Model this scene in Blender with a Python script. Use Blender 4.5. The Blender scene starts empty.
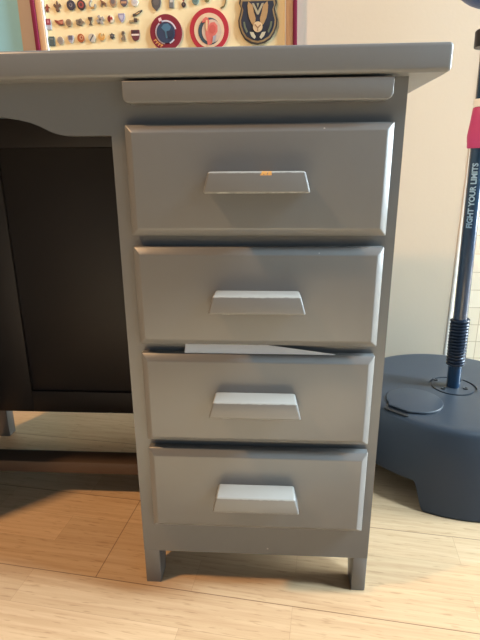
import bpy, bmesh, math, random
from mathutils import Vector, Matrix
random.seed(4)
PI = math.pi
S = bpy.context.scene
C = S.collection

# ------------------------------------------------------------------ materials
def lin(c):
    return tuple(((v / 255) / 12.92 if v / 255 <= .04045 else (((v / 255) + .055) / 1.055) ** 2.4) for v in c) + (1,)

def mat(name, rgb, rough=.5, metal=0, var=.06, scale=6, bump=0, bscale=60, spec=.5, coat=0):
    m = bpy.data.materials.new(name); m.use_nodes = True
    nt = m.node_tree; n = nt.nodes; l = nt.links
    b = n['Principled BSDF']
    b.inputs['Roughness'].default_value = rough
    b.inputs['Metallic'].default_value = metal
    b.inputs['Specular IOR Level'].default_value = spec
    b.inputs['Coat Weight'].default_value = coat
    tc = n.new('ShaderNodeTexCoord')
    no = n.new('ShaderNodeTexNoise'); no.inputs['Scale'].default_value = scale; no.inputs['Detail'].default_value = 4
    l.new(tc.outputs['Object'], no.inputs['Vector'])
    mx = n.new('ShaderNodeMix'); mx.data_type = 'RGBA'
    c = lin(rgb)
    mx.inputs['A'].default_value = tuple(v * (1 - var) for v in c[:3]) + (1,)
    mx.inputs['B'].default_value = tuple(min(1, v * (1 + var)) for v in c[:3]) + (1,)
    l.new(no.outputs['Fac'], mx.inputs['Factor'])
    l.new(mx.outputs['Result'], b.inputs['Base Color'])
    if bump:
        n2 = n.new('ShaderNodeTexNoise'); n2.inputs['Scale'].default_value = bscale; n2.inputs['Detail'].default_value = 3
        l.new(tc.outputs['Object'], n2.inputs['Vector'])
        bp = n.new('ShaderNodeBump'); bp.inputs['Strength'].default_value = bump; bp.inputs['Distance'].default_value = .002
        l.new(n2.outputs['Fac'], bp.inputs['Height']); l.new(bp.outputs['Normal'], b.inputs['Normal'])
    return m

def floor_mat():
    m = bpy.data.materials.new('oak_parquet'); m.use_nodes = True
    nt = m.node_tree; n = nt.nodes; l = nt.links
    b = n['Principled BSDF']; b.inputs['Roughness'].default_value = .42
    tc = n.new('ShaderNodeTexCoord')
    mp = n.new('ShaderNodeMapping')
    # v = 0 lies on a long board seam, u = 0 on the board-end joint
    mp.vector_type = 'TEXTURE'
    mp.inputs['Rotation'].default_value = (0, 0, R(-7))
    mp.inputs['Location'].default_value = (-.3075, .004, 0)
    l.new(tc.outputs['Object'], mp.inputs['Vector'])
    def brick(w, h, mortar, off, shift=(0, 0, 0)):
        t = n.new('ShaderNodeTexBrick'); t.offset = off; t.offset_frequency = 2; t.squash = 1
        t.inputs['Scale'].default_value = 1; t.inputs['Brick Width'].default_value = w; t.inputs['Row Height'].default_value = h
        t.inputs['Mortar Size'].default_value = mortar; t.inputs['Mortar Smooth'].default_value = .3
        t.inputs['Bias'].default_value = 0
        t.inputs['Color1'].default_value = (0, 0, 0, 1); t.inputs['Color2'].default_value = (1, 1, 1, 1); t.inputs['Mortar'].default_value = (.5, .5, .5, 1)
        a = n.new('ShaderNodeVectorMath'); a.operation = 'ADD'; a.inputs[1].default_value = shift
        l.new(mp.outputs['Vector'], a.inputs[0]); l.new(a.outputs[0], t.inputs['Vector'])
        return t
    strip = brick(.43, .0653, .0004, .37, (4.3 + .11, 1.959, 0))
    board = brick(2.2, .1959, .0009, .45, (4.4, 1.959 - .1959 * 5, 0))
    # grain: noise stretched along the board
    ms = n.new('ShaderNodeMapping'); ms.inputs['Scale'].default_value = (4, 115, 5)
    l.new(mp.outputs['Vector'], ms.inputs['Vector'])
    # per strip shift of the grain
    sh = n.new('ShaderNodeVectorMath'); sh.operation = 'MULTIPLY_ADD'; sh.inputs[1].default_value = (37, 61, 13)
    l.new(strip.outputs['Color'], sh.inputs[0]); l.new(ms.outputs['Vector'], sh.inputs[2])
    g = n.new('ShaderNodeTexNoise'); g.inputs['Scale'].default_value = 1; g.inputs['Detail'].default_value = 6; g.inputs['Roughness'].default_value = .62; g.inputs['Distortion'].default_value = .8
    l.new(sh.outputs[0], g.inputs['Vector'])
    r = n.new('ShaderNodeValToRGB')
    r.color_ramp.elements[0].position = .25; r.color_ramp.elements[0].color = lin((184, 150, 114))
    r.color_ramp.elements[1].position = .66; r.color_ramp.elements[1].color = lin((206, 177, 140))
    l.new(g.outputs['Fac'], r.inputs['Fac'])
    # tone of each strip
    tr = n.new('ShaderNodeValToRGB')
    tr.color_ramp.elements[0].color = (.90, .885, .87, 1); tr.color_ramp.elements[1].color = (1.06, 1.06, 1.07, 1)
    l.new(strip.outputs['Color'], tr.inputs['Fac'])
    mu = n.new('ShaderNodeMix'); mu.data_type = 'RGBA'; mu.blend_type = 'MULTIPLY'; mu.inputs['Factor'].default_value = 1
    l.new(r.outputs['Color'], mu.inputs['A']); l.new(tr.outputs['Color'], mu.inputs['B'])
    # short dark pores
    mq = n.new('ShaderNodeMapping'); mq.inputs['Scale'].default_value = (28, 260, 10)
    l.new(mp.outputs['Vector'], mq.inputs['Vector'])
    po = n.new('ShaderNodeTexNoise'); po.inputs['Scale'].default_value = 1; po.inputs['Detail'].default_value = 2
    l.new(mq.outputs['Vector'], po.inputs['Vector'])
    pr = n.new('ShaderNodeValToRGB'); pr.color_ramp.elements[0].position = .30; pr.color_ramp.elements[0].color = (.72, .66, .6, 1)
    pr.color_ramp.elements[1].position = .40; pr.color_ramp.elements[1].color = (1, 1, 1, 1)
    l.new(po.outputs['Fac'], pr.inputs['Fac'])
    m2 = n.new('ShaderNodeMix'); m2.data_type = 'RGBA'; m2.blend_type = 'MULTIPLY'; m2.inputs['Factor'].default_value = .8
    l.new(mu.outputs['Result'], m2.inputs['A']); l.new(pr.outputs['Color'], m2.inputs['B'])
    # seams
    sm = n.new('ShaderNodeMix'); sm.data_type = 'RGBA'
    sc_ = n.new('ShaderNodeMath'); sc_.operation = 'MULTIPLY'; sc_.inputs[1].default_value = .35
    l.new(strip.outputs['Fac'], sc_.inputs[0]); l.new(sc_.outputs[0], sm.inputs['Factor'])
    l.new(m2.outputs['Result'], sm.inputs['A']); sm.inputs['B'].default_value = lin((120, 84, 50))
    bm_ = n.new('ShaderNodeMix'); bm_.data_type = 'RGBA'
    sc2 = n.new('ShaderNodeMath'); sc2.operation = 'MULTIPLY'; sc2.inputs[1].default_value = .7
    l.new(board.outputs['Fac'], sc2.inputs[0]); l.new(sc2.outputs[0], bm_.inputs['Factor'])
    l.new(sm.outputs['Result'], bm_.inputs['A']); bm_.inputs['B'].default_value = lin((92, 58, 32))
    l.new(bm_.outputs['Result'], b.inputs['Base Color'])
    bp = n.new('ShaderNodeBump'); bp.inputs['Strength'].default_value = .12; bp.inputs['Distance'].default_value = .001
    l.new(g.outputs['Fac'], bp.inputs['Height']); l.new(bp.outputs['Normal'], b.inputs['Normal'])
    return m

def R(d): return math.radians(d)

def tile_mat():
    m = bpy.data.materials.new('mosaic_tiles'); m.use_nodes = True
    nt = m.node_tree; n = nt.nodes; l = nt.links
    b = n['Principled BSDF']; b.inputs['Roughness'].default_value = .3
    tc = n.new('ShaderNodeTexCoord'); mp = n.new('ShaderNodeMapping')
    mp.inputs['Rotation'].default_value = (R(-90), 0, 0); mp.inputs['Location'].default_value = (-.008, .034, 0)
    l.new(tc.outputs['Object'], mp.inputs['Vector'])
    t = n.new('ShaderNodeTexBrick'); t.offset = 0; t.squash = 1
    t.inputs['Scale'].default_value = 1; t.inputs['Brick Width'].default_value = .0495; t.inputs['Row Height'].default_value = .0495
    t.inputs['Mortar Size'].default_value = .0011; t.inputs['Mortar Smooth'].default_value = .4
    t.inputs['Color1'].default_value = lin((240, 228, 205)); t.inputs['Color2'].default_value = lin((233, 219, 193)); t.inputs['Mortar'].default_value = lin((196, 176, 142))
    l.new(mp.outputs['Vector'], t.inputs['Vector']); l.new(t.outputs['Color'], b.inputs['Base Color'])
    return m

def paint_mat(name, rgb, rough, chip=None, specks=0, worn_lit=None):
    """semi-gloss furniture paint with faint brush relief; chip = (x0,x1,z0,z1) box in object coords where bare wood shows"""
    m = mat(name, rgb, rough, var=.05, scale=4, bump=.12, bscale=45)
    n = m.node_tree.nodes; l = m.node_tree.links; b = n['Principled BSDF']
    tc = [q for q in n if q.type == 'TEX_COORD'][0]
    src = b.inputs['Base Color'].links[0].from_socket
    def over(fac, col):
        nonlocal src
        x = n.new('ShaderNodeMix'); x.data_type = 'RGBA'; l.new(fac, x.inputs['Factor'])
        l.new(src, x.inputs['A']); x.inputs['B'].default_value = lin(col); src = x.outputs['Result']
    def math_(op, a, v):
        q = n.new('ShaderNodeMath'); q.operation = op
        for i, s in enumerate((a, v)):
            if hasattr(s, 'links') or hasattr(s, 'is_linked'): l.new(s, q.inputs[i])
            else: q.inputs[i].default_value = s
        return q.outputs[0]
    if specks:
        v = n.new('ShaderNodeTexVoronoi'); v.inputs['Scale'].default_value = 26; l.new(tc.outputs['Object'], v.inputs['Vector'])
        sep = n.new('ShaderNodeSeparateColor'); l.new(v.outputs['Color'], sep.inputs[0])
        f = math_('MULTIPLY', math_('LESS_THAN', v.outputs['Distance'], .035), math_('GREATER_THAN', sep.outputs[0], .8))
        over(math_('MULTIPLY', f, specks), (190, 186, 176))
    if worn_lit:
        # rubbed edges of a pull, plus its lit top and rims put into the colour
        sz = n.new('ShaderNodeSeparateXYZ'); l.new(tc.outputs['Object'], sz.inputs[0])
        wn = n.new('ShaderNodeTexNoise'); wn.inputs['Scale'].default_value = 95; wn.inputs['Detail'].default_value = 3; l.new(tc.outputs['Object'], wn.inputs['Vector'])
        jit = math_('MULTIPLY', math_('SUBTRACT', wn.outputs['Fac'], .5), .0034)
        zz = math_('ADD', sz.outputs['Z'], jit)
        f = math_('ADD', math_('GREATER_THAN', zz, worn_lit[1]), math_('LESS_THAN', zz, worn_lit[0]))
        over(math_('MULTIPLY', f, .5), (186, 190, 186))
    if chip:
        sx = n.new('ShaderNodeSeparateXYZ'); l.new(tc.outputs['Object'], sx.inputs[0])
        f = None
        for (o, lo, hi) in (('X', chip[0], chip[1]), ('Z', chip[2], chip[3])):
            for op, v in (('GREATER_THAN', lo), ('LESS_THAN', hi)):
                q = math_(op, sx.outputs[o], v); f = q if f is None else math_('MULTIPLY', f, q)
        no = n.new('ShaderNodeTexNoise'); no.inputs['Scale'].default_value = 260; l.new(tc.outputs['Object'], no.inputs['Vector'])
        over(math_('MULTIPLY', f, math_('GREATER_THAN', no.outputs['Fac'], .47)), (214, 160, 90))
    l.new(src, b.inputs['Base Color'])
    return m

M = {}
M['paint'] = paint_mat('grey_desk_paint', (109, 109, 108), .29, specks=.6)
M['pull'] = paint_mat('grey_pull_paint', (111, 111, 110), .28, worn_lit=(-.0112, .0099))
M['rail'] = mat('worn_brown_wood', (92, 74, 60), .5, var=.15, scale=14)
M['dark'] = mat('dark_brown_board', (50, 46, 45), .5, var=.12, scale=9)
M['floor'] = floor_mat()
M['wall'] = mat('cream_wall_paint', (207, 191, 168), .85, var=.015, scale=3, bump=.1, bscale=120)
M['blue'] = mat('light_blue_wall_paint', (140, 194, 208), .8, var=.03, scale=5)
M['white'] = mat('white_gloss_trim', (244, 242, 234), .4, var=.01)
M['tile'] = tile_mat()
M['paper'] = mat('white_paper', (238, 240, 244), .8, var=.01)
M['tank'] = mat('dark_slate_plastic', (52, 59, 68), .38, var=.05, scale=5, spec=.4, bump=.06, bscale=250)
M['pole'] = mat('navy_coated_steel', (27, 54, 80), .24, var=.05, coat=.5)
M['spring'] = mat('navy_spring_steel', (24, 36, 54), .3, metal=.2)
M['black'] = mat('black_plastic', (22, 24, 28), .4)
M['pink'] = mat('pink_rubber', (190, 62, 118), .5)
M['ball'] = mat('blue_leatherette', (24, 72, 130), .38, bump=.2, bscale=300)
M['print'] = mat('pale_blue_print', (150, 184, 210), .5)
M['steel'] = mat('dull_steel', (150, 155, 160), .3, metal=.9)

_cm = {}
def cm(rgb, rough=.45, metal=0):
    rough, metal = .6, 0
    k = (rgb, rough, metal)
    if k not in _cm: _cm[k] = mat('enamel_%d_%d_%d' % rgb, rgb, rough, metal, var=.1, scale=120)
    return _cm[k]

# ------------------------------------------------------------------ mesh helpers
def merge(dst, src):
    me = bpy.data.meshes.new('tmp'); src.to_mesh(me); src.free(); dst.from_mesh(me); bpy.data.meshes.remove(me)

def bevel(bm, w, seg=2):
    if w > 0: bmesh.ops.bevel(bm, geom=[e for e in bm.edges if len(e.link_faces) == 2 and e.calc_face_angle(0) > .3], offset=w, segments=seg, profile=.5, affect='EDGES', clamp_overlap=True)

def box(dst, x0, x1, y0, y1, z0, z1, bev=.0015, seg=2, taper=None):
    """taper: {(x,y,z) sign tuple: (dx,dy,dz)} moves a corner"""
    b = bmesh.new(); bmesh.ops.create_cube(b, size=1)
    for v in b.verts:
        s = tuple(1 if q > 0 else -1 for q in v.co)
        v.co = Vector((x1 if s[0] > 0 else x0, y1 if s[1] > 0 else y0, z1 if s[2] > 0 else z0))
        if taper and s in taper: v.co += Vector(taper[s])
    bevel(b, bev, seg); merge(dst, b)

def prism(dst, pts, y0, y1, bev=0, seg=2):
    """outline in x,z extruded along y"""
    b = bmesh.new()
    a = [b.verts.new((x, y0, z)) for x, z in pts]; c = [b.verts.new((x, y1, z)) for x, z in pts]
    b.faces.new(a); b.faces.new(c[::-1]); k = len(pts)
    for i in range(k): b.faces.new((a[i], c[i], c[(i + 1) % k], a[(i + 1) % k]))
    bmesh.ops.recalc_face_normals(b, faces=b.faces)
    bevel(b, bev, seg); merge(dst, b)

def zprism(dst, pts, z0, z1, bev=0, seg=2):
    b = bmesh.new()
    a = [b.verts.new((x, y, z0)) for x, y in pts]; c = [b.verts.new((x, y, z1)) for x, y in pts]
    b.faces.new(a); b.faces.new(c[::-1]); k = len(pts)
    for i in range(k): b.faces.new((a[i], c[i], c[(i + 1) % k], a[(i + 1) % k]))
    bmesh.ops.recalc_face_normals(b, faces=b.faces)
    bevel(b, bev, seg); merge(dst, b)

def lathe(dst, prof, axis0, axis1, seg=40):
    """prof: (t along the axis in metres, radius)"""
    b = bmesh.new(); a0 = Vector(axis0); d = (Vector(axis1) - a0).normalized()
    u = d.orthogonal().normalized(); w = d.cross(u)
    rings = []
    for t, r in prof:
        if r < 1e-6: rings.append([b.verts.new(a0 + d * t)])
        else: rings.append([b.verts.new(a0 + d * t + (u * math.cos(2 * PI * i / seg) + w * math.sin(2 * PI * i / seg)) * r) for i in range(seg)])
    for p, q in zip(rings, rings[1:]):
        if len(p) == 1 and len(q) == 1: continue
        for i in range(seg):
            j = (i + 1) % seg
            if len(p) == 1: b.faces.new((p[0], q[i], q[j]))
            elif len(q) == 1: b.faces.new((p[i], p[j], q[0]))
            else: b.faces.new((p[i], p[j], q[j], q[i]))
    for ring, flip in ((rings[0], 0), (rings[-1], 1)):
        if len(ring) > 1: b.faces.new(ring if flip else ring[::-1])
    bmesh.ops.recalc_face_normals(b, faces=b.faces)
    merge(dst, b)

def tube(dst, pts, r, seg=8, closed=False):
    b = bmesh.new(); pts = [Vector(p) for p in pts]; k = len(pts); rings = []; pu = None
    for i, p in enumerate(pts):
        a = pts[i - 1] if (i or closed) else p; c = pts[(i + 1) % k] if (i < k - 1 or closed) else p
        d = (c - a).normalized()
        if pu is None: u = d.orthogonal().normalized()
        else: u = (pu - d * pu.dot(d)).normalized()
        pu = u; w = d.cross(u)
        rings.append([b.verts.new(p + (u * math.cos(2 * PI * j / seg) + w * math.sin(2 * PI * j / seg)) * r) for j in range(seg)])
    for i in range(k if closed else k - 1):
        p, q = rings[i], rings[(i + 1) % k]
        for j in range(seg): b.faces.new((p[j], p[(j + 1) % seg], q[(j + 1) % seg], q[j]))
    if not closed: b.faces.new(rings[0][::-1]); b.faces.new(rings[-1])
    bmesh.ops.recalc_face_normals(b, faces=b.faces)
    merge(dst, b)

WL = {}
def wloc(o): return WL.get(o.name, Vector((0, 0, 0)))
def obj(name, bm, m, parent=None, smooth=True, loc=None):
    """world-coordinate bmesh becomes ONE mesh object, its origin at loc or its parent's base"""
    o0 = Vector(loc) if loc is not None else (wloc(parent) if parent else Vector((0, 0, 0)))
    for v in bm.verts: v.co -= o0
    me = bpy.data.meshes.new(name); bm.to_mesh(me); bm.free()
    me.materials.append(m)
    if smooth:
        for p in me.polygons: p.use_smooth = True
        me.set_sharp_from_angle(angle=R(32))
    o = bpy.data.objects.new(name, me); C.objects.link(o)
    if parent: o.parent = parent; o.location = o0 - wloc(parent)
    else: o.location = o0
    WL[o.name] = o0
    return o

def tag(o, label, cat, group=None):
    o['label'] = label; o['category'] = cat
    if group: o['group'] = group
    return o
def thing(name, loc, label, cat, group=None):
    o = bpy.data.objects.new(name, None); C.objects.link(o); o.location = loc; o.empty_display_size = .05
    WL[o.name] = Vector(loc); return tag(o, label, cat, group)
def struct(name, bm, m):
    o = obj(name, bm, m); o['kind'] = 'structure'; return o
def N(): return bmesh.new()

# ------------------------------------------------------------------ the room
WY = .70                                   # face of the back wall
b = N(); box(b, -2.6, 3.0, -3.2, 1.2, -.02, 0, 0); struct('floor', b, M['floor'])
b = N(); box(b, -.634, .463, WY, WY + .1, 0, 2.5, 0); struct('wall_back', b, M['wall'])
b = N(); box(b, -2.6, -.634, WY, WY + .1, 0, 2.5, 0); struct('wall_back_left', b, M['blue'])
b = N(); box(b, -.640, -.602, WY - .004, WY, 0, 2.5, .001); struct('wall_shade_strip', b, mat('taupe_wall_shade', (178, 162, 146), .6))  # strip of wall beside the frame, the frame's shade put into its taupe colour
b = N(); box(b, .463, .472, WY - .001, WY + .1, 0, 2.5, .001); struct('trim_1', b, M['white'])
b = N(); box(b, .472, 3.0, WY + .015, WY + .1, 0, 2.5, 0); struct('wall_back_right', b, M['tile'])

# ------------------------------------------------------------------ the desk
FL, FR = -.2219, .1243                     # pedestal, left and right
ZB = .7325; ZT = .76
desk = thing('desk', (-.29, .2, 0), 'grey painted wooden desk with a pedestal of four drawers', 'desk')
P = M['paint']
b = N(); box(b, -.78, .1630, -.0255, .465, ZB, ZT + .002, .0048, 4); obj('tabletop', b, P, desk)
b = N(); box(b, FL, FR, 0, .44, .0625, ZB, 0); ped = obj('pedestal_body', b, P, desk)
for (x0, x1) in ((FL, -.198), (.103, FR)):
    for (y0, y1, s) in ((0, .056, 1), (.384, .44, -1)):
        tp = {(sx, s, -1): (0, -s * .024, 0) for sx in (-1, 1)}
        b = N(); box(b, x0, x1, y0, y1, 0, .0625, .001, taper=tp); obj('foot', b, P, desk)
# apron over the kneehole with its ogee ends
xs_r = [(-.2219, .6735), (-.272, .6738), (-.283, .6745), (-.290, .6764), (-.297, .679), (-.308, .6845), (-.320, .689), (-.338, .6932), (-.357, .696), (-.385, .6985), (-.42, .6995)]
cx = (-.2219 - .6815) / 2
low = xs_r + [(2 * cx - x, z) for x, z in reversed(xs_r)]
b = N(); prism(b, low + [(2 * cx + .2219, ZB), (-.2219, ZB)], .0, .02, 0); obj('apron', b, P, desk)
# panel closing the back of the kneehole: stiles, rails and a sunken field
b = N()
x0, x1, z0, z1 = -.6825, -.2225, .086, .732
fx0, fx1, fz0, fz1 = -.583, -.262, .139, .677
prism(b, [(x0, z0), (x1, z0), (x1, z1), (x0, z1)], .409, .418)
for r in ((x0, fx0, z0, z1), (fx1, x1, z0, z1), (fx0, fx1, z0, fz0), (fx0, fx1, fz1, z1)):
    box(b, r[0], r[1], .397, .409, r[2], r[3], .0012)
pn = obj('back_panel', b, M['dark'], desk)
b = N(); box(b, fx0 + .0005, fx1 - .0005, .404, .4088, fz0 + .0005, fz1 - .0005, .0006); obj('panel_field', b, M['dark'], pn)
# two legs on the left
def leg(x, y):
    b = N(); tp = {}
    for sx in (-1, 1):
        for sy in (-1, 1): tp[(sx, sy, -1)] = (-sx * .007, -sy * .007, 0)
    box(b, x - .021, x + .021, y - .021, y + .021, 0, ZB, .0015, taper=tp); obj('leg', b, P, desk)
leg(-.684, .440); leg(-.703, .0215)
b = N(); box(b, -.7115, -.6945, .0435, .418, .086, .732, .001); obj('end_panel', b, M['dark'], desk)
# foot rail across the kneehole and the side rail it runs into
b = N(); box(b, -.6943, -.2225, .205, .247, .054, .079, .0015); obj('foot_rail', b, M['rail'], desk)
b = N(); box(b, -.7115, -.6947, .0365, .4245, .054, .079, .0015); obj('side_rail', b, M['rail'], desk)
# writing slide under the top
b = N()
rr = .007; pts = [(-.1985, ZB - .0030), (-.1985, .7065 + rr)] + [(-.1985 + rr - rr * math.cos(a), .7065 + rr - rr * math.sin(a)) for a in (.4, .8, 1.2, PI / 2)]
pts += [(.1035 - rr + rr * math.sin(a), .7065 + rr - rr * math.cos(a)) for a in (0, .4, .8, 1.2, PI / 2)] + [(.1035, ZB - .0030)]
prism(b, pts, -.0235, .0, .0022, 3); obj('writing_slide', b, P, desk)

# drawers: chamfered overlay front with a wedge pull
DZ = [(.5558, .6842), (.4127, .5419), (.2679, .3995), (.1231, .2553)]
XL, XR = [-.2015, -.2012, -.2005, -.2000], [.1097, .1093, .1085, .1095]
PULL = [(-.1065, .0145, .6080, .6315), (-.1045, .0140, .4660, .4885), (-.1075, .0125, .3250, .3480), (-.106, .0145, .1800, .2040)]
def drawer_front(x0, x1, z0, z1):
    b = N(); yb, ym, yf = -.0022, -.0130, -.0205
    def ring(i, y): return [b.verts.new(q) for q in ((x0 + i, y, z0 + i), (x1 - i, y, z0 + i), (x1 - i, y, z1 - i), (x0 + i, y, z1 - i))]
    rs = [ring(0, yb), ring(0, ym), ring(.0090, yf)]
    for p, q in zip(rs, rs[1:]):
        for i in range(4): b.faces.new((p[i], p[(i + 1) % 4], q[(i + 1) % 4], q[i]))
    b.faces.new(rs[0][::-1]); b.faces.new(rs[-1])
    bmesh.ops.recalc_face_normals(b, faces=b.faces)
    bevel(b, .0011, 3); return b
def pull(x0, x1, z0, z1):
    """wedge: narrow flat top, wider foot, front leaning out, hollow finger groove under it"""
    b = N(); yf = -.0205; t = .0062; g = .006
    o = [  # outer: top back, top front, foot front, foot back
        (x0 + t + .001, yf, z1), (x0 + t, -.0525, z1), (x0, -.0540, z0), (x0 + .001, yf, z0)]
    p = [(x1 - t - .001, yf, z1), (x1 - t, -.0525, z1), (x1, -.0540, z0), (x1 - .001, yf, z0)]
    A = [b.verts.new(q) for q in o]; Bv = [b.verts.new(q) for q in p]
    f = b.faces.new
    f((A[0], A[1], Bv[1], Bv[0])); f((A[1], A[2], Bv[2], Bv[1])); f((A[0], A[3], A[2], A[1])); f((Bv[0], Bv[1], Bv[2], Bv[3])); f((A[0], Bv[0], Bv[3], A[3]))
    # groove
    gi = [(x0 + g, -.0540 + .006, z0), (x1 - g, -.0540 + .006, z0), (x1 - g, yf - .006, z0), (x0 + g, yf - .006, z0)]
    G = [b.verts.new(q) for q in gi]; H = [b.verts.new((q[0], q[1], z0 + .012)) for q in gi]
    O = [A[2], Bv[2], Bv[3], A[3]]
    for i in range(4):
        j = (i + 1) % 4
        f((O[i], O[j], G[j], G[i])); f((G[i], G[j], H[j], H[i]))
    f(H)
    bmesh.ops.recalc_face_normals(b, faces=b.faces)
    bevel(b, .0029, 4); return b
dlab = ['top drawer', 'second drawer', 'third drawer', 'bottom drawer']
for k in range(4):
    z0, z1 = DZ[k]
    d = obj('drawer', drawer_front(XL[k], XR[k], z0, z1), P, desk, loc=(-.046, 0, (z0 + z1) / 2))
    pz = PULL[k]; c = ((pz[0] + pz[1]) / 2, -.03, (pz[2] + pz[3]) / 2)
    m = M['pull']
    if k == 0: m = paint_mat('chipped_pull_paint', (111, 111, 110), .28, chip=(.004, .017, .0075, .02), worn_lit=(-.0112, .0102))
    h = obj('handle', pull(*pz), m, d, loc=c)
    if k == 0: h['label'] = 'grey wooden handle with paint chipped to bare wood on its top edge'

# sheet of paper poking up out of the third drawer
b = N()
ps = [(-.1422, 0), (.056, 0), (.058, .05), (-.044, .90), (-.05, .94), (-.1422, 1)]
fr = [b.verts.new((x, -.0118 + .0100 * q, .3999 + .0122 * q)) for x, q in ps]
bk = [b.verts.new(v.co + Vector((0, .0003, -.00025))) for v in fr]
b.faces.new(fr); b.faces.new(bk[::-1])
for k in range(len(ps)): b.faces.new((fr[k], bk[k], bk[(k + 1) % len(ps)], fr[(k + 1) % len(ps)]))
bmesh.ops.recalc_face_normals(b, faces=b.faces)
tag(obj('sheet_of_paper', b, M['paper'], loc=(-.05, -.0011, .3997)), 'white sheet of paper sticking out of the gap above the third drawer', 'paper')

# ------------------------------------------------------------------ the punching-ball stand
BX, BY = .385, .425
stand = thing('punching_ball_stand', (BX, BY, 0), 'dark blue freestanding punching ball on a spring pole and round slate tank', 'punching ball')
def sstep(a, lo, hi):
    t = max(0, min(1, (a - lo) / (hi - lo))); return t * t * (3 - 2 * t)
def foot_clear(th):
    """underside height round the tank: three wide feet with arches between"""
    v = 0
    for c in (197, 77, 317):
        d = abs((th - c + 180) % 360 - 180)
        v = max(v, 1 - sstep(d, 40.5, 47))
    return .051 * v
b = N(); SEG = 480; HT = .16
def rad(z): return .2155 + .047 * max(0, (.148 - z) / .148) ** .9
cols = []
pa = Vector((.388 - BX, .423 - BY))
for i in range(SEG):
    th = 360 * i / SEG; zb = foot_clear(th); ca, sa = math.cos(R(th)), math.sin(R(th)); col = []
    def at(r, z, pole=0):
        o = Vector((BX, BY)) + pa * pole
        return b.verts.new((o.x + r * ca, o.y + r * sa, z))
    for r, z in ((.0445, HT), (.0450, HT - .0035), (.0500, HT - .0035), (.0505, HT)): col.append(at(r, z, 1))
    for r, z in ((.12, HT), (.190, HT), (.200, HT - .0008), (.2075, HT - .0035), (.2125, HT - .008), (.2152, HT - .0145)): col.append(at(r, z))
    for q in range(1, 9):
        z = .1455 + (zb + .004 - .1455) * q / 8; col.append(at(rad(z), z))
    col.append(at(rad(zb) - .003, zb)); col.append(at(.150, zb)); col.append(at(.145, .056))
    cols.append(col)
top = b.verts.new((.388, .423, HT)); bot = b.verts.new((BX, BY, .056))
for i in range(SEG):
    p, q = cols[i], cols[(i + 1) % SEG]
    b.faces.new((top, p[0], q[0])); b.faces.new((bot, q[-1], p[-1]))
    for a, c, d, e in zip(p, p[1:], q[1:], q): b.faces.new((a, c, d, e))
bmesh.ops.recalc_face_normals(b, faces=b.faces)
tank = obj('water_tank', b, M['tank'], stand)
# filler cap: disc cut off by a straight side, with a finger slot next to it
cc = Vector((.279, .340)); rc = .0575
e0, e1 = Vector((.2205, .3165)), Vector((.254, .286))
a0 = math.atan2(*(e1 - cc).yx); a1 = math.atan2(*(e0 - cc).yx)
if a1 < a0: a1 += 2 * PI
out = [(e1.x, e1.y)] + [(cc.x + rc * math.cos(a0 + (a1 - a0) * k / 30), cc.y + rc * math.sin(a0 + (a1 - a0) * k / 30)) for k in range(1, 30)] + [(e0.x, e0.y)]
b = N(); zprism(b, out, HT + .0002, HT + .0050, .0018, 3); obj('filler_cap', b, M['tank'], tank)
nd = (e1 - e0).normalized(); pd = Vector((nd.y, -nd.x)); 
if pd.dot(e0 - cc) < 0: pd = -pd
b = N(); q0 = e0 + pd * .0025 + nd * .001; q1 = e1 + pd * .0025 - nd * .002; wd = .012
sp = []
for c, s in ((q0 + pd * wd / 2, -1), (q1 + pd * wd / 2, 1)):
    for k in range(7):
        t = -PI / 2 + PI * k / 6
        sp.append(c + (nd * s * math.cos(t) + pd * s * math.sin(t)) * wd / 2)
zprism(b, [(v.x, v.y) for v in sp], HT - .002, HT + .0004, .0004); obj('finger_slot', b, M['black'], tank)
for x, y in ((.360, .455), (.362, .408), (.415, .455), (.411, .409)):
    b = N(); lathe(b, [(0, .0058), (.0015, .0055), (.0022, .004), (.0008, .0022), (.0008, 0)], (x, y, HT + .0002), (x, y, HT + 1), 16); obj('screw', b, M['black'], tank)
# pole, tilted a hair, with collar, cuff and ball
def ax(z): return Vector((.3885 - .024 * (z - HT), .423, z))
A1 = ax(2.0)
def lz(dst, z0, prof, seg=36): lathe(dst, prof, ax(z0), A1, seg)
b = N(); lz(b, HT + .0003, [(0, .0145), (.758, .0145)]); pole = obj('pole', b, M['pole'], stand)
b = N(); zs0, zs1 = .212, .318
n_t = 15; pts = []
for k in range(n_t * 24 + 1):
    t = k / 24; c = ax(zs0 + (zs1 - zs0) * t / n_t); a = 2 * PI * t
    pts.append(c + Vector((math.cos(a), math.sin(a), 0)) * .0168)
tube(b, pts, .0035, 8)
obj('spring', b, M['spring'], stand)
b = N()
lz(b, .669, [(0, .0150), (0, .0205), (.002, .0215), (.010, .0215), (.013, .0222), (.022, .0228), (.028, .0222), (.056, .0190), (.072, .0172), (.074, .0160), (.074, .0150)]); obj('rubber_cuff', b, M['pink'], stand)
b = N(); lz(b, .7435, [(0, .0150), (0, .0160), (.002, .0168), (.012, .0168), (.014, .0160), (.014, .0150)]); obj('white_ring', b, M['white'], stand)
b = N(); lz(b, .846, [(0, .0150), (0, .0255), (.0015, .0265), (.027, .0265), (.029, .025), (.029, .0150)]); obj('collar', b, M['black'], stand)
b = N(); bmesh.ops.create_uvsphere(b, u_segments=40, v_segments=24, radius=.085)
bmesh.ops.translate(b, verts=b.verts, vec=(.370, .423, .994)); ball = obj('ball', b, M['ball'], stand)
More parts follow.
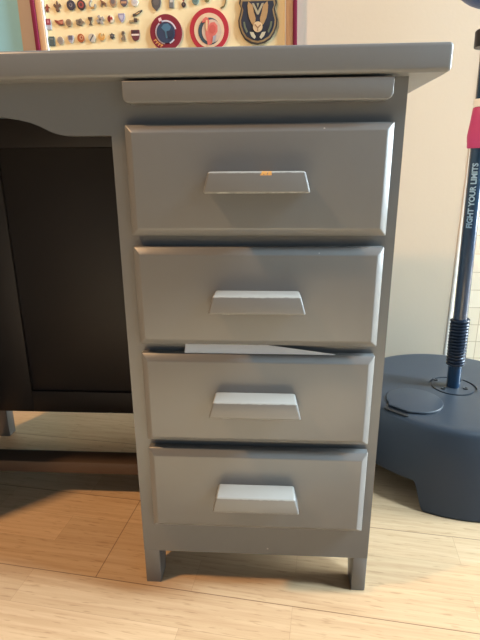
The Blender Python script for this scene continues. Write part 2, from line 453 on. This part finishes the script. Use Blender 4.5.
# the printed words run up the pole, wrapped round its front
cu = bpy.data.curves.new('lettering', 'FONT'); cu.body = 'FIGHT YOUR LIMITS'; cu.size = .0145; cu.extrude = .00015; cu.align_x = 'LEFT'; cu.resolution_u = 3; cu.offset = .0005
to = bpy.data.objects.new('lettering', cu); C.objects.link(to)
bpy.context.view_layer.update()
me = bpy.data.meshes.new_from_object(to.evaluated_get(bpy.context.evaluated_depsgraph_get()))
bpy.data.objects.remove(to); bpy.data.curves.remove(cu)
b = N(); b.from_mesh(me); bpy.data.meshes.remove(me)
bmesh.ops.subdivide_edges(b, edges=[e for e in b.edges if e.calc_length() > .003], cuts=2)
wmax = max(v.co.x for v in b.verts); kx = .126 / wmax
PH = R(-31)
for v in b.verts:
    s, t, h = v.co.x * kx, v.co.y - .0052, v.co.z
    c = ax(.515 + s); an = PH - t / .0145; rr = .01478 + h
    v.co = c + Vector((math.sin(an) * rr, -math.cos(an) * rr, 0))
obj('lettering', b, M['print'], pole, smooth=False)

# ------------------------------------------------------------------ display frame of pins on the wall
FY = WY - .002
frame = thing('display_frame', (-.2885, FY, 1.08), 'shallow display frame with dark red edge and tan border, full of pins', 'frame')
fw, ft, fbm = .3145, .27, .24              # half width, up, down
red = mat('dark_red_lacquer', (122, 28, 58), .4); tan = mat('tan_wood', (206, 164, 124), .5, var=.12, scale=40); felt = mat('cream_backing_card', (240, 222, 176), .9, var=.02, scale=200, bump=.2, bscale=900)
def ringbox(w, y0, y1, inset, bev=.0008):
    b = N(); X0, X1, Z0, Z1 = -fw + inset, fw - inset, -fbm + inset, ft - inset
    cx_, cz_ = -.2885, 1.08
    for r in ((X0, X0 + w, Z0, Z1), (X1 - w, X1, Z0, Z1), (X0 + w, X1 - w, Z0, Z0 + w), (X0 + w, X1 - w, Z1 - w, Z1)):
        box(b, cx_ + r[0], cx_ + r[1], y0, y1, cz_ + r[2], cz_ + r[3], bev)
    return b
obj('frame_edge', ringbox(.0095, FY - .021, FY, 0), red, frame)
obj('frame_border', ringbox(.0155, FY - .017, FY, .0097), tan, frame)
obj('mat_fillet', ringbox(.003, FY - .014, FY, .0254, .0004), M['white'], frame)
b = N(); box(b, -.2885 - fw + .0286, -.2885 + fw - .0286, FY - .008, FY, 1.08 - fbm + .0286, 1.08 + ft - .0286, 0); obj('backing_board', b, felt, frame)
frame.rotation_euler = (0, R(-1.2), 0)
PY = FY - .0081                            # front of the backing: pins sit on it
def circ(x, z, r, n=24, sx=1): return [(x + r * sx * math.cos(2 * PI * k / n), z + r * math.sin(2 * PI * k / n)) for k in range(n)]
def rot(pts, x, z, a): return [(x + (p - x) * math.cos(a) - (q - z) * math.sin(a), z + (p - x) * math.sin(a) + (q - z) * math.cos(a)) for p, q in pts]
def poly(x, z, s, pts, a=0): return rot([(x + p * s, z + q * s) for p, q in pts], x, z, a)
def star(x, z, r, n=5, k=.45): return [(x + (r if i % 2 == 0 else r * k) * math.sin(PI * i / n), z + (r if i % 2 == 0 else r * k) * math.cos(PI * i / n)) for i in range(2 * n)]
SQ = [(-1, -1), (1, -1), (1, 1), (-1, 1)]
SHIELD = [(-.9, 1), (.9, 1), (.95, .2), (.6, -.6), (0, -1.1), (-.6, -.6), (-.95, .2)]
LILY = [(0, 1.2), (.28, .7), (.22, .25), (.7, .6), (1, .25), (.75, -.15), (.35, -.2), (.5, -.9), (0, -1.1), (-.5, -.9), (-.35, -.2), (-.75, -.15), (-1, .25), (-.7, .6), (-.22, .25), (-.28, .7)]
GOB = [(-.7, 1), (.7, 1), (.6, .3), (.2, -.1), (.2, -.6), (.6, -1), (-.6, -1), (-.2, -.6), (-.2, -.1), (-.6, .3)]
FIG = [(-.2, 1.1), (.25, 1.1), (.3, .6), (.9, .2), (.7, 0), (.3, .2), (.5, -1), (.1, -1), (0, -.3), (-.3, -1), (-.7, -1), (-.3, .2), (-.8, -.1), (-.9, .15), (-.3, .6)]
WING = [(-1.3, -.5), (-.2, -.3), (1.2, .5), (1.3, .85), (.3, .6), (-.5, .15), (-1.2, 0)]
CROSS = [(-.35, 1), (.35, 1), (.35, .35), (1, .35), (1, -.35), (.35, -.35), (.35, -1), (-.35, -1), (-.35, -.35), (-1, -.35), (-1, .35), (-.35, .35)]
FLAG = [(-1.3, .7), (-.2, .45), (1.2, .7), (1.3, -.4), (.2, -.6), (-.4, -.3), (-1, .1)]
HOOK = [(.55, 2.2), (.8, 1.9), (.6, .2), (.1, -.8), (-1, -1.2), (-1.1, -.8), (-.1, -.4), (.3, .3)]
def pin(label, x, z, outline, rgb, extra=(), name='pin', cat='pin', group='enamel pins in the display frame', d=.0028, metal=.3):
    if cat == 'pin':
        outline = [(x + (p - x) * .80, z + (q - z) * .86) for p, q in outline]
        extra = [(nm, [(x + (p - x) * .80, z + (q - z) * .86) for p, q in pts], c) for nm, pts, c in extra]
    b = N(); prism(b, outline, PY - d, PY, .0004, 1)
    o = obj(name, b, cm(rgb, .4, metal), loc=(x, PY, z)); tag(o, label, cat, group)
    y = PY - d
    for (nm, pts, c) in extra:
        y -= .0004
        b = N(); prism(b, pts, y, y + .0003); obj(nm, b, cm(c), o)
    return o
J = .0022
S_ = .0095
F = 'inlay'
# top row
pin('small reddish brown figure pin, far left of the top row', -.565, 1.002, poly(-.565, 1.002, .0085, FIG), (138, 66, 44))
pin('brown lily-shaped pin second in the top row', -.540, 1.005, poly(-.540, 1.005, .012, LILY), (104, 78, 62))
pin('dark navy round pin with pale centre, third in top row', -.507, 1.007, circ(-.507, 1.007, .0125), (52, 50, 66), [(F, circ(-.507, 1.007, .005), (150, 140, 140)), (F, poly(-.507, 1.007, .0035, SHIELD), (70, 62, 80))])
pin('dark round pin with a red ring, fourth in top row', -.482, 1.007, circ(-.482, 1.007, .0125), (58, 42, 44), [(F, circ(-.482, 1.007, .008), (168, 70, 66)), (F, circ(-.482, 1.007, .0045), (84, 50, 52))])
arc = [(-.455 + .0105 * math.cos(R(a)), 1.008 + .0105 * math.sin(R(a))) for a in range(100, 361, 20)] + [(-.455 + .0065 * math.cos(R(a)), 1.008 + .0065 * math.sin(R(a))) for a in range(360, 99, -20)]
pin('open silver crescent pin with a gold foot', -.455, 1.008, arc, (150, 146, 140), [(F, poly(-.455, .999, .0055, [(-1, -.5), (1, -.5), (1, .4), (-1, .4)]), (176, 132, 70))])
pin('bent brown animal pin in the top row', -.429, 1.010, poly(-.429, 1.010, .009, [(-1, .9), (-.3, .6), (.5, .2), (1, -.1), (.9, -1), (.5, -.9), (.3, -.4), (-.4, -.2), (-.6, -1), (-.9, -.9), (-.6, .2)]), (120, 84, 60))
pin('tan and grey oval pin in the top row', -.405, 1.011, circ(-.405, 1.011, .0115, sx=.85), (156, 124, 96), [(F, circ(-.405, 1.012, .006), (110, 100, 100))])
pin('dark grey round pin with a tan band', -.379, 1.011, circ(-.379, 1.011, .011), (92, 80, 88), [(F, poly(-.379, 1.009, .0085, [(-1, -.3), (1, -.3), (1, .3), (-1, .3)]), (186, 140, 110))])
pin('pale silver oval pin at the right end of the top row', -.353, 1.010, circ(-.353, 1.010, .0105), (214, 206, 196), [(F, circ(-.353, 1.011, .006), (190, 188, 190))])
# second row
pin('pin with a red square over a silver block', -.566, .967, poly(-.566, .967, .01, [(-.75, -1.2), (.75, -1.2), (.75, 1.2), (-.75, 1.2)]), (170, 172, 182), [(F, poly(-.566, .974, .0075, SQ), (140, 52, 66)), (F, circ(-.566, .974, .0035), (190, 120, 130))])
pin('wide red and brown flag-shaped pin', -.540, .971, poly(-.540, .971, .0105, FLAG), (136, 62, 48), [(F, poly(-.534, .971, .006, FLAG), (190, 120, 96))])
pin('round bronze pin in the middle row', -.516, .970, circ(-.516, .970, .0095), (150, 126, 98), [(F, circ(-.516, .970, .0055), (120, 100, 82))])
pin('wide grey brown rosette pin beside the goblet pin', -.489, .971, [(-.489 + (.012 + .0018 * math.cos(5 * t)) * math.cos(t), .971 + (.008 + .0012 * math.cos(5 * t)) * math.sin(t)) for t in [2 * PI * k / 40 for k in range(40)]], (128, 112, 92), [(F, circ(-.489, .971, .004), (88, 78, 70))])
pin('dark goblet-shaped pin in the second row', -.463, .973, poly(-.463, .973, .0095, GOB), (92, 74, 58), [(F, poly(-.463, .979, .0045, [(-1, -.4), (1, -.4), (1, .5), (-1, .5)]), (60, 52, 48))])
pin('silver cross-shaped pin set on the slant', -.439, .975, poly(-.439, .975, .0115, CROSS, R(25)), (160, 152, 146), [(F, circ(-.439, .975, .003), (80, 76, 80))])
pin('round pin half dark red and half cream', -.414, .976, circ(-.414, .976, .0098), (224, 206, 182), [(F, [(-.414 + .0085 * math.cos(R(a)), .976 + .0085 * math.sin(R(a))) for a in range(90, 271, 15)], (112, 40, 40)), (F, poly(-.4105, .977, .003, SQ), (176, 60, 50))])
pin('lavender grey shield pin', -.387, .978, poly(-.387, .978, .0105, SHIELD), (150, 144, 168), [(F, poly(-.387, .978, .006, SHIELD), (186, 180, 196))])
pin('dark slanted wing pin above the gold bar pin', -.348, .985, poly(-.348, .985, .0115, WING), (64, 54, 50), [(F, poly(-.346, .986, .005, WING), (190, 150, 96))])
pin('gold and dark bar pin below the wing pin', -.358, .970, poly(-.358, .970, .0110, WING, R(-12)), (166, 140, 96), [(F, poly(-.352, .972, .005, SQ), (72, 60, 54))])
# third row
pin('dark teal rectangular pin, left end of the bottom row', -.562, .932, poly(-.562, .932, .01, [(-.8, -1.15), (.8, -1.15), (.8, 1.15), (-.8, 1.15)]), (70, 86, 86), [(F, poly(-.562, .937, .006, [(-.8, -.3), (.8, -.3), (.8, .3), (-.8, .3)]), (110, 122, 120))])
pin('plain grey round pin in the bottom row', -.541, .933, circ(-.541, .933, .0098), (162, 150, 136), [(F, circ(-.541, .933, .006), (140, 130, 122))])
pin('blue grey pin with a dark top', -.515, .935, poly(-.515, .935, .0095, SHIELD), (168, 162, 168), [(F, poly(-.515, .939, .0055, SQ), (98, 96, 112))])
pin('orange red round pin with a cream swirl', -.490, .937, circ(-.490, .937, .0108), (168, 88, 44), [(F, circ(-.488, .938, .0055), (214, 168, 130)), (F, circ(-.487, .938, .003), (150, 60, 40))])
pin('silver round pin with a dark diagonal bar', -.463, .937, circ(-.463, .937, .0108), (196, 188, 174), [(F, poly(-.463, .937, .0095, [(-.16, -1), (.16, -1), (.16, 1), (-.16, 1)], R(-38)), (74, 70, 72))])
pin('golden orange crescent pin', -.439, .939, [(-.439 + .0098 * math.cos(R(a)), .939 + .0098 * math.sin(R(a))) for a in range(110, 421, 15)] + [(-.436 + .006 * math.cos(R(a)), .942 + .006 * math.sin(R(a))) for a in range(420, 109, -30)], (206, 150, 76))
pin('tiny dark star pin', -.413, .940, star(-.413, .940, .0085, 6, .6), (66, 64, 66), [(F, circ(-.413, .940, .002), (130, 120, 110))])
pin('upright brown figure pin beside the red and black crest', -.386, .940, poly(-.386, .940, .0105, [(-.3, 1.1), (.4, 1.1), (.55, .6), (.3, .3), (.6, -.2), (.7, -1.1), (-.5, -1.1), (-.65, -.6), (-.2, -.2), (-.5, .3)]), (128, 112, 92), [(F, circ(-.385, .946, .003), (80, 70, 62))])
pin('red and black crest pin with a white band', -.356, .940, poly(-.356, .940, .0125, [(-1, 1.1), (1, 1.1), (1.05, 0), (.7, -.8), (0, -1.1), (-.7, -.8), (-1.05, 0)]), (104, 46, 54), [(F, poly(-.356, .941, .0125, [(-.95, -.15), (.95, -.15), (.95, .2), (-.95, .2)]), (226, 208, 196)), (F, poly(-.356, .949, .01, [(-.8, -.25), (.8, -.25), (.8, .25), (-.8, .25)]), (66, 42, 52))])
pin('round silver pin half hidden by the desk edge', -.358, .905, circ(-.358, .905, .009), (178, 170, 160), [(F, circ(-.358, .905, .005), (140, 136, 132))])
# pins above the large badges
pin('large dark grey oval pin with a pointed foot', -.302, 1.008, [(-.302 + .0145 * math.cos(t), 1.008 + .0175 * math.sin(t)) for t in [2 * PI * k / 28 for k in range(22)]][:15] + [(-.3135, .997), (-.302, .987), (-.2905, .997)], (84, 80, 80), [(F, circ(-.302, 1.009, .009), (98, 92, 90))])
pin('grey metal tag pin with a pale window', -.266, 1.008, poly(-.266, 1.008, .0125, [(-.55, -1.1), (.55, -1.1), (.55, 1.1), (-.55, 1.1)]), (112, 112, 110), [(F, poly(-.266, 1.011, .0045, SQ), (196, 190, 178))])
pin('small dark medal pin hanging from a red ribbon', -.237, 1.005, circ(-.237, 1.001, .0065) , (52, 40, 44), [('ribbon', poly(-.237, 1.013, .0055, [(-1, 1), (1, 1), (.2, -1), (-.2, -1)]), (130, 34, 44)), (F, circ(-.237, 1.001, .0025), (110, 90, 80))])
pin('teal round pin at the top of the frame', -.209, 1.010, circ(-.209, 1.010, .0105), (116, 140, 132), [(F, circ(-.209, 1.010, .006), (90, 116, 112))])
pin('olive round pin at the top of the frame', -.182, 1.0125, circ(-.182, 1.0125, .0085), (128, 122, 76), [(F, circ(-.182, 1.0125, .0045), (98, 92, 60))])
pin('dark gold hook-shaped pin', -.142, 1.001, poly(-.142, 1.001, .0098, HOOK), (112, 98, 58), metal=.5)
# three large badges
def big(label, x, z, outline, rgb, extra, name='badge', cat='badge'):
    return pin(label, x, z, outline, rgb, extra, name, cat, 'large badges in the display frame', .004, 0)
x, z = -.2815, .9445
def arcband(x, z, r0, r1, a0, a1, sx=1, n=16):
    A = [R(a0 + (a1 - a0) * k / n) for k in range(n + 1)]
    return [(x + sx * r1 * math.cos(a), z + r1 * math.sin(a)) for a in A] + [(x + sx * r0 * math.cos(a), z + r0 * math.sin(a)) for a in reversed(A)]
ex = [('ring', arcband(x, z, .0225, .0258, 15, 112), (206, 200, 210)), ('ring', arcband(x, z, .0225, .0255, 128, 262), (196, 188, 204)), ('ring', arcband(x, z, .0215, .026, 290, 322), (206, 200, 210)),
      ('centre', circ(x, z - .001, .0222), (40, 56, 84)),
      ('emblem', poly(x + .001, z + .005, .012, [(-1, .4), (-.4, 1), (.4, 1.1), (1, .5), (.6, -.2), (.3, -1.4), (-.1, -1.5), (-.3, -.3)]), (68, 110, 136)),
      ('emblem', poly(x + .010, z - .004, .008, [(-1, .8), (.9, 1), (1.1, -.2), (.4, -1.2), (-.7, -.8)]), (30, 44, 70))]
for k, a in enumerate((214, 226, 238, 250)):
    px, pz = x + .0315 * math.cos(R(a)), z + .0315 * math.sin(R(a))
    ex.append(('letter_mark', poly(px, pz, .0036, [(-.7, -1), (-.2, -1), (-.1, .2), (.7, .1), (.6, 1), (-.6, 1)], R(a + 90)), (214, 150, 84)))
ex.append(('letter_mark', poly(x - .012, z + .026, .0035, SQ, R(20)), (226, 190, 190)))
big('round dark red badge with a navy centre and silver ring', x, z, circ(x, z, .0385, 48), (124, 16, 42), ex)
x, z = -.178, .9475
FE = [('field', circ(x, z - .001, .0365, 48, .98), (222, 190, 156)), ('field', circ(x + .001, z - .003, .0285, 40, .95), (52, 74, 88)),
      ('field', circ(x + .006, z - .003, .0245, 36, .95), (206, 178, 156)),
      ('bird', [(x + p * .001, z + q * .001) for p, q in ((-14, 22), (-8, 27), (-2, 25), (1, 18), (-1, 8), (4, 15), (13, 16), (20, 8), (20, -4), (14, -12), (8, -18), (6, -30), (-4, -32), (-6, -20), (-9, -10), (-8, 2), (-7, 12), (-10, 16), (-17, 15))], (214, 110, 98)),
      ('wing', [(x + p * .001, z + q * .001) for p, q in ((3, 8), (10, 11), (16, 5), (15, -4), (9, -9), (3, -6), (0, 0))], (200, 90, 80)),
      ('breast', [(x + p * .001, z + q * .001) for p, q in ((-7, 20), (-3, 20), (-3, 8), (-5, -4), (-8, 4))], (226, 186, 140)),
      ('tail_feathers', [(x + p * .001, z + q * .001) for p, q in ((9, -14), (17, -11), (13, -24), (8, -26))], (164, 160, 168))]
big('round badge with red rim and a red bird on cream', x, z, circ(x, z, .0465, 56), (176, 34, 50), FE)
x, z = -.063, .9655
def half(pts): return [(x + p * .001, z + q * .001) for p, q in pts] + [(x - p * .001, z + q * .001) for p, q in reversed(pts)]
sh = [(.01, -49), (14, -46), (28, -38), (36, -26), (41, -12), (42, 0), (38, 14), (36, 24), (40, 34), (38, 44), (0.01, 44)]
sh = [(p * 1.1 if p > 1 else p, q * 1.04) for p, q in sh]
sh2 = [(p * .93, q * .93 - .2) for p, q in sh]; sh3 = [(p * .85, q * .85 - .2) for p, q in sh]
ex = [('border', half(sh2), (150, 124, 84)), ('field', half(sh3), (38, 42, 56))]
w = [(5, 4), (9, 16), (12, 30), (22, 38), (24, 30), (23, 16), (20, 4), (14, -8), (9, -12), (6, -6)]
for s in (1, -1): ex.append(('wing', [(x + s * p * .001, z + q * .001) for p, q in w], (176, 138, 92)))
ex.append(('chevron', [(x + p * .001, z + q * .001) for p, q in ((-14, 34), (-9, 34), (0, 18), (9, 34), (14, 34), (2, 11), (-2, 11))], (170, 158, 130)))
ex.append(('chevron', [(x + p * .001, z + q * .001) for p, q in ((-3, 34), (3, 34), (0, 24))], (150, 140, 110)))
ex.append(('globe', circ(x, z - .0145, .0112), (214, 184, 142))); ex.append(('globe_band', [(x + p * .001, z - .0145 + q * .001) for p, q in ((-8, 4), (-6, 6), (0, 0), (6, 5), (8, 3), (1, -3), (1, -9), (-1, -9), (-1, -3))], (150, 112, 80)))
for s in (1, -1):
    ex.append(('leaf', [(x + s * p * .001, z + q * .001) for p, q in ((4, -36), (10, -26), (19, -25), (15, -34), (8, -40))], (196, 186, 158)))
    ex.append(('letter_mark', [(x + s * p * .001, z + q * .001) for p, q in ((26, -28), (32, -16), (34, -4), (30, -4), (28, -14), (23, -24))], (104, 108, 84)))
big('navy shield-shaped patch with gold wings and globe', x, z, half(sh), (58, 52, 48), ex, 'shield_patch', 'patch')

# ------------------------------------------------------------------ light
w = bpy.data.worlds.new('World'); S.world = w; w.use_nodes = True
bg = w.node_tree.nodes['Background']; bg.inputs[0].default_value = (.86, .92, 1, 1); bg.inputs[1].default_value = .14
def area(name, loc, to, sx, sy, power, col):
    L = bpy.data.lights.new(name, 'AREA'); L.shape = 'RECTANGLE'; L.size = sx; L.size_y = sy; L.energy = power; L.color = col
    o = bpy.data.objects.new(name, L); C.objects.link(o); o.location = loc
    o.rotation_euler = (Vector(to) - Vector(loc)).to_track_quat('-Z', 'Y').to_euler(); return o
area('high_window', (4.0, -.68, 4.3), (0, -.1, .2), .6, 1.6, 430, (.66, .86, 1))
area('glass_door', (3.2, .28, 1.2), (0, .28, .5), .84, 2.0, 240, (.78, .92, 1))
area('ceiling_lamp', (-1.42, -.63, 2.4), (-.34, .1, 0), .12, .12, 50, (1, .60, .30))
area('front_window', (1.9, -2.2, 1.3), (.1, 0, .5), 1.2, 1.6, 11, (.50, .76, 1))

L = bpy.data.lights.new('bounce_spot', 'SPOT'); L.energy = 3900; L.color = (.70, .87, 1); L.spot_size = R(17); L.spot_blend = .35; L.shadow_soft_size = .05  # added spot on unseen floor; its bounce brightens the lower drawers
o = bpy.data.objects.new('bounce_spot', L); C.objects.link(o); o.location = (1.3, -2.4, 3.0)
o.rotation_euler = (Vector((-.05, -.86, 0)) - o.location).to_track_quat('-Z', 'Y').to_euler()

# ------------------------------------------------------------------ camera
cd = bpy.data.cameras.new('camera'); cam = bpy.data.objects.new('camera', cd); C.objects.link(cam); S.camera = cam
cam.location = (-.0312, -.6182, .6355); cam.rotation_euler = (1.2693, .0069, .0581)
cd.sensor_fit = 'HORIZONTAL'; cd.sensor_width = 36; cd.lens = 489.6 / 480 * 36; cd.clip_start = .01
S.view_settings.view_transform = 'Standard'; S.view_settings.look = 'None'; S.view_settings.gamma = 1; S.view_settings.use_curve_mapping = False
S.view_settings.exposure = 0
